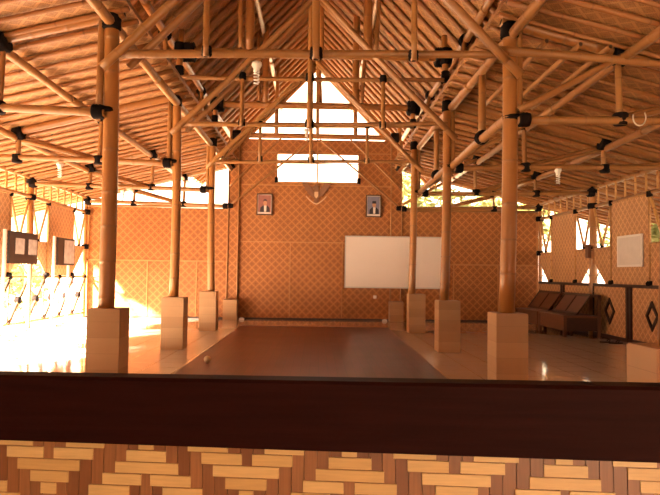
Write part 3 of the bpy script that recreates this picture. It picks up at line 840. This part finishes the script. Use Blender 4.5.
# weave: brown uprights, pale slats that pass over three uprights, mirrored every eight
cw, rh = .02141, .0199
mb = MB()
ox, oz = .0839, 1 - .1305 + .0199                                 # a mirror line and the height of its first row
sh = lambda x, z: (x, z - .007 * x)
c0, c1, r1 = -120, 152, 43
def wbox(xa, xb, za, zb, y0, y1, mi):
    P = [sh(*p) for p in ((xa, za), (xb, za), (xb, zb), (xa, zb))]; e = .0005
    Q = [sh(*p) for p in ((xa + e, za + e), (xb - e, za + e), (xb - e, zb - e), (xa + e, zb - e))]
    mb.hexa([(p[0], y1, p[1]) for p in P] + [(p[0], y0, p[1]) for p in Q], mi)
def over(c, r):
    k = c % 16; k = min(k, 16 - k)
    return (k + r) % 6 in (2, 3, 4)
wr = random.Random(3)
for c in range(c0, c1):
    wbox(ox + (c - .5) * cw + .0001, ox + (c + .5) * cw - .0001, oz - (r1 + .6) * rh, oz + 2.4 * rh, .013 + wr.uniform(0, .0012), .02, 1)
for r in range(-2, r1):
    c = c0
    while c < c1:
        if over(c, r):
            e = c
            while e < c1 and over(e, r): e += 1
            wbox(ox + (c - .5) * cw - .002 + wr.uniform(-.002, .002), ox + (e - .5) * cw + .002 + wr.uniform(-.002, .002), oz - (r + .5) * rh + .0005, oz - (r - .5) * rh - .0005, .0105 + wr.uniform(0, .001), .0145, 0)
            c = e
        else: c += 1
mb.box((ox + c0 * cw, .021, .03), (ox + c1 * cw, .026, .95), 1)
pobj('woven_panel', mb, [M['slat_light'], M['slat_dark']])
mb = MB(); mb.box((-2.6, 0, 0), (3.4, .045, .05)); pobj('bottom_rail', mb, M['rail_wood'])

# ------------------------------------------------------------------ garden outside
def tree(x, y, h, cr, label, mat, n=1600, seed=0, cat='tree', trunk=True, leaf=.16, flat=.8):
    rn = random.Random(seed)
    t = thing('garden_tree' if trunk else 'garden_shrub', label, cat, (x, y, -.3), 'planting outside the hall')
    if trunk:
        mb = MB(); mb.tube([(x, y, -.3), (x + .1, y, h * .3), (x - .05, y + .1, h * .7)], [.16, .12, .07], 8)
        for k in range(5):
            a = k * 1.3; mb.tube([(x, y, h * (.35 + .05 * k)), (x + cr * .6 * math.cos(a), y + cr * .6 * math.sin(a), h * .75)], [.06, .025], 6)
        obj('trunk', mb, M['bark'], t)
    mb = MB()
    blobs = [(x + rn.uniform(-.55, .55) * cr, y + rn.uniform(-.5, .5) * cr, (h - cr * flat if trunk else h * .5) + rn.uniform(-.5, .5) * cr * flat, cr * rn.uniform(.4, .6)) for _ in range(9)]
    for k in range(n):
        bx, by, bz, br = rn.choice(blobs)
        d = V((rn.gauss(0, 1), rn.gauss(0, 1), rn.gauss(0, 1))).normalized() * br * rn.uniform(.55, 1) ** .5
        p = V((bx, by, max(-.25, bz + d.z * flat))) + V((d.x, d.y, 0))
        u = V((rn.gauss(0, 1), rn.gauss(0, 1), rn.gauss(0, .6))).normalized(); w = u.cross(V((rn.gauss(0, 1), rn.gauss(0, 1), rn.gauss(0, 1)))).normalized()
        L = leaf * rn.uniform(.7, 1.3); W = L * .42
        mb.face([p - u * L, p + w * W, p + u * L, p - w * W])
    obj('crown' if trunk else 'foliage', mb, M[mat], t)
tree(4.2, 24.5, 5.6, 2.2, 'leafy tree outside, seen through the right gap above the back wall', 'leaf_pale', 2600, 1)
tree(8.2, 25.5, 5.8, 2.4, 'leafy tree outside behind the right back corner', 'leaf_pale', 2600, 2)
tree(11.5, 21, 5.0, 2.2, 'leafy tree outside the right wall', 'leaf', 2000, 3)
tree(10.2, 15.5, 4.0, 1.7, 'leafy tree outside the right wall near the settees', 'leaf_pale', 1800, 8)
tree(9.4, 12.6, 4.6, 1.9, 'bushy tree outside the right wall, behind the white board', 'leaf', 2600, 11)  # this tree and the next also placed to block the sky
tree(9.6, 9.6, 4.6, 1.9, 'bushy tree outside the right wall, near the right edge', 'leaf', 2600, 12)
for k, yy in enumerate((6.2, 2.8, -.6, -3.8)):  # unseen trees added to darken the right side of the hall
    tree(9.5 + .3 * (k % 2), yy, 4.7, 1.95, 'bushy tree added out of view outside the right wall, to block light', 'leaf', 2600, 20 + k)
tree(-11.6, 15.6, 4.0, 1.6, 'leafy tree outside the left wall lattice', 'leaf_sunlit', 2000, 4)
tree(-9.0, 18.6, 1.6, 1.0, 'low shrub outside the left back corner', 'leaf_sunlit', 900, 5, 'shrub', False, .12)
tree(-8.2, 14.2, 1.0, .7, 'low shrub just outside the left lattice', 'leaf_sunlit', 700, 6, 'shrub', False, .1)

# ------------------------------------------------------------------ light
w = bpy.data.worlds.new('bright_sky'); scene.world = w; w.use_nodes = True
bg = w.node_tree.nodes['Background']
bg.inputs[0].default_value = (1.0, .78, .57, 1); bg.inputs[1].default_value = 3.0
sd = bpy.data.lights.new('sun', 'SUN'); sd.energy = 105; sd.angle = math.radians(4); sd.color = (1, .74, .50)
so = bpy.data.objects.new('sun', sd); COL.objects.link(so)
el = math.radians(20); az = V((.74, .67, 0)).normalized()
d = V((az.x * math.cos(el), az.y * math.cos(el), -math.sin(el)))
so.rotation_mode = 'QUATERNION'; so.rotation_quaternion = V((0, 0, -1)).rotation_difference(d)
so.location = (-20, -5, 12)

# ------------------------------------------------------------------ camera
cd = bpy.data.cameras.new('camera'); cam = bpy.data.objects.new('camera', cd); COL.objects.link(cam)
cd.sensor_width = 36; cd.lens = 607.942 / 660 * 36; cd.clip_start = .05
pitch, yaw, roll = .0431, .0212, .0134
fwd = V((math.sin(yaw) * math.cos(pitch), math.cos(yaw) * math.cos(pitch), math.sin(pitch)))
q = fwd.to_track_quat('-Z', 'Y')
cam.rotation_mode = 'QUATERNION'
cam.rotation_quaternion = q @ Quaternion((0, 0, 1), roll)
cam.location = (.0701, 0, 1.1824)
scene.camera = cam
scene.view_settings.view_transform = 'Standard'; scene.view_settings.look = 'None'
scene.view_settings.gamma = 1; scene.view_settings.use_curve_mapping = False
scene.view_settings.exposure = 1.2
scene.cycles.max_bounces = 10; scene.cycles.diffuse_bounces = 3; scene.cycles.glossy_bounces = 4
scene.cycles.use_denoising = True
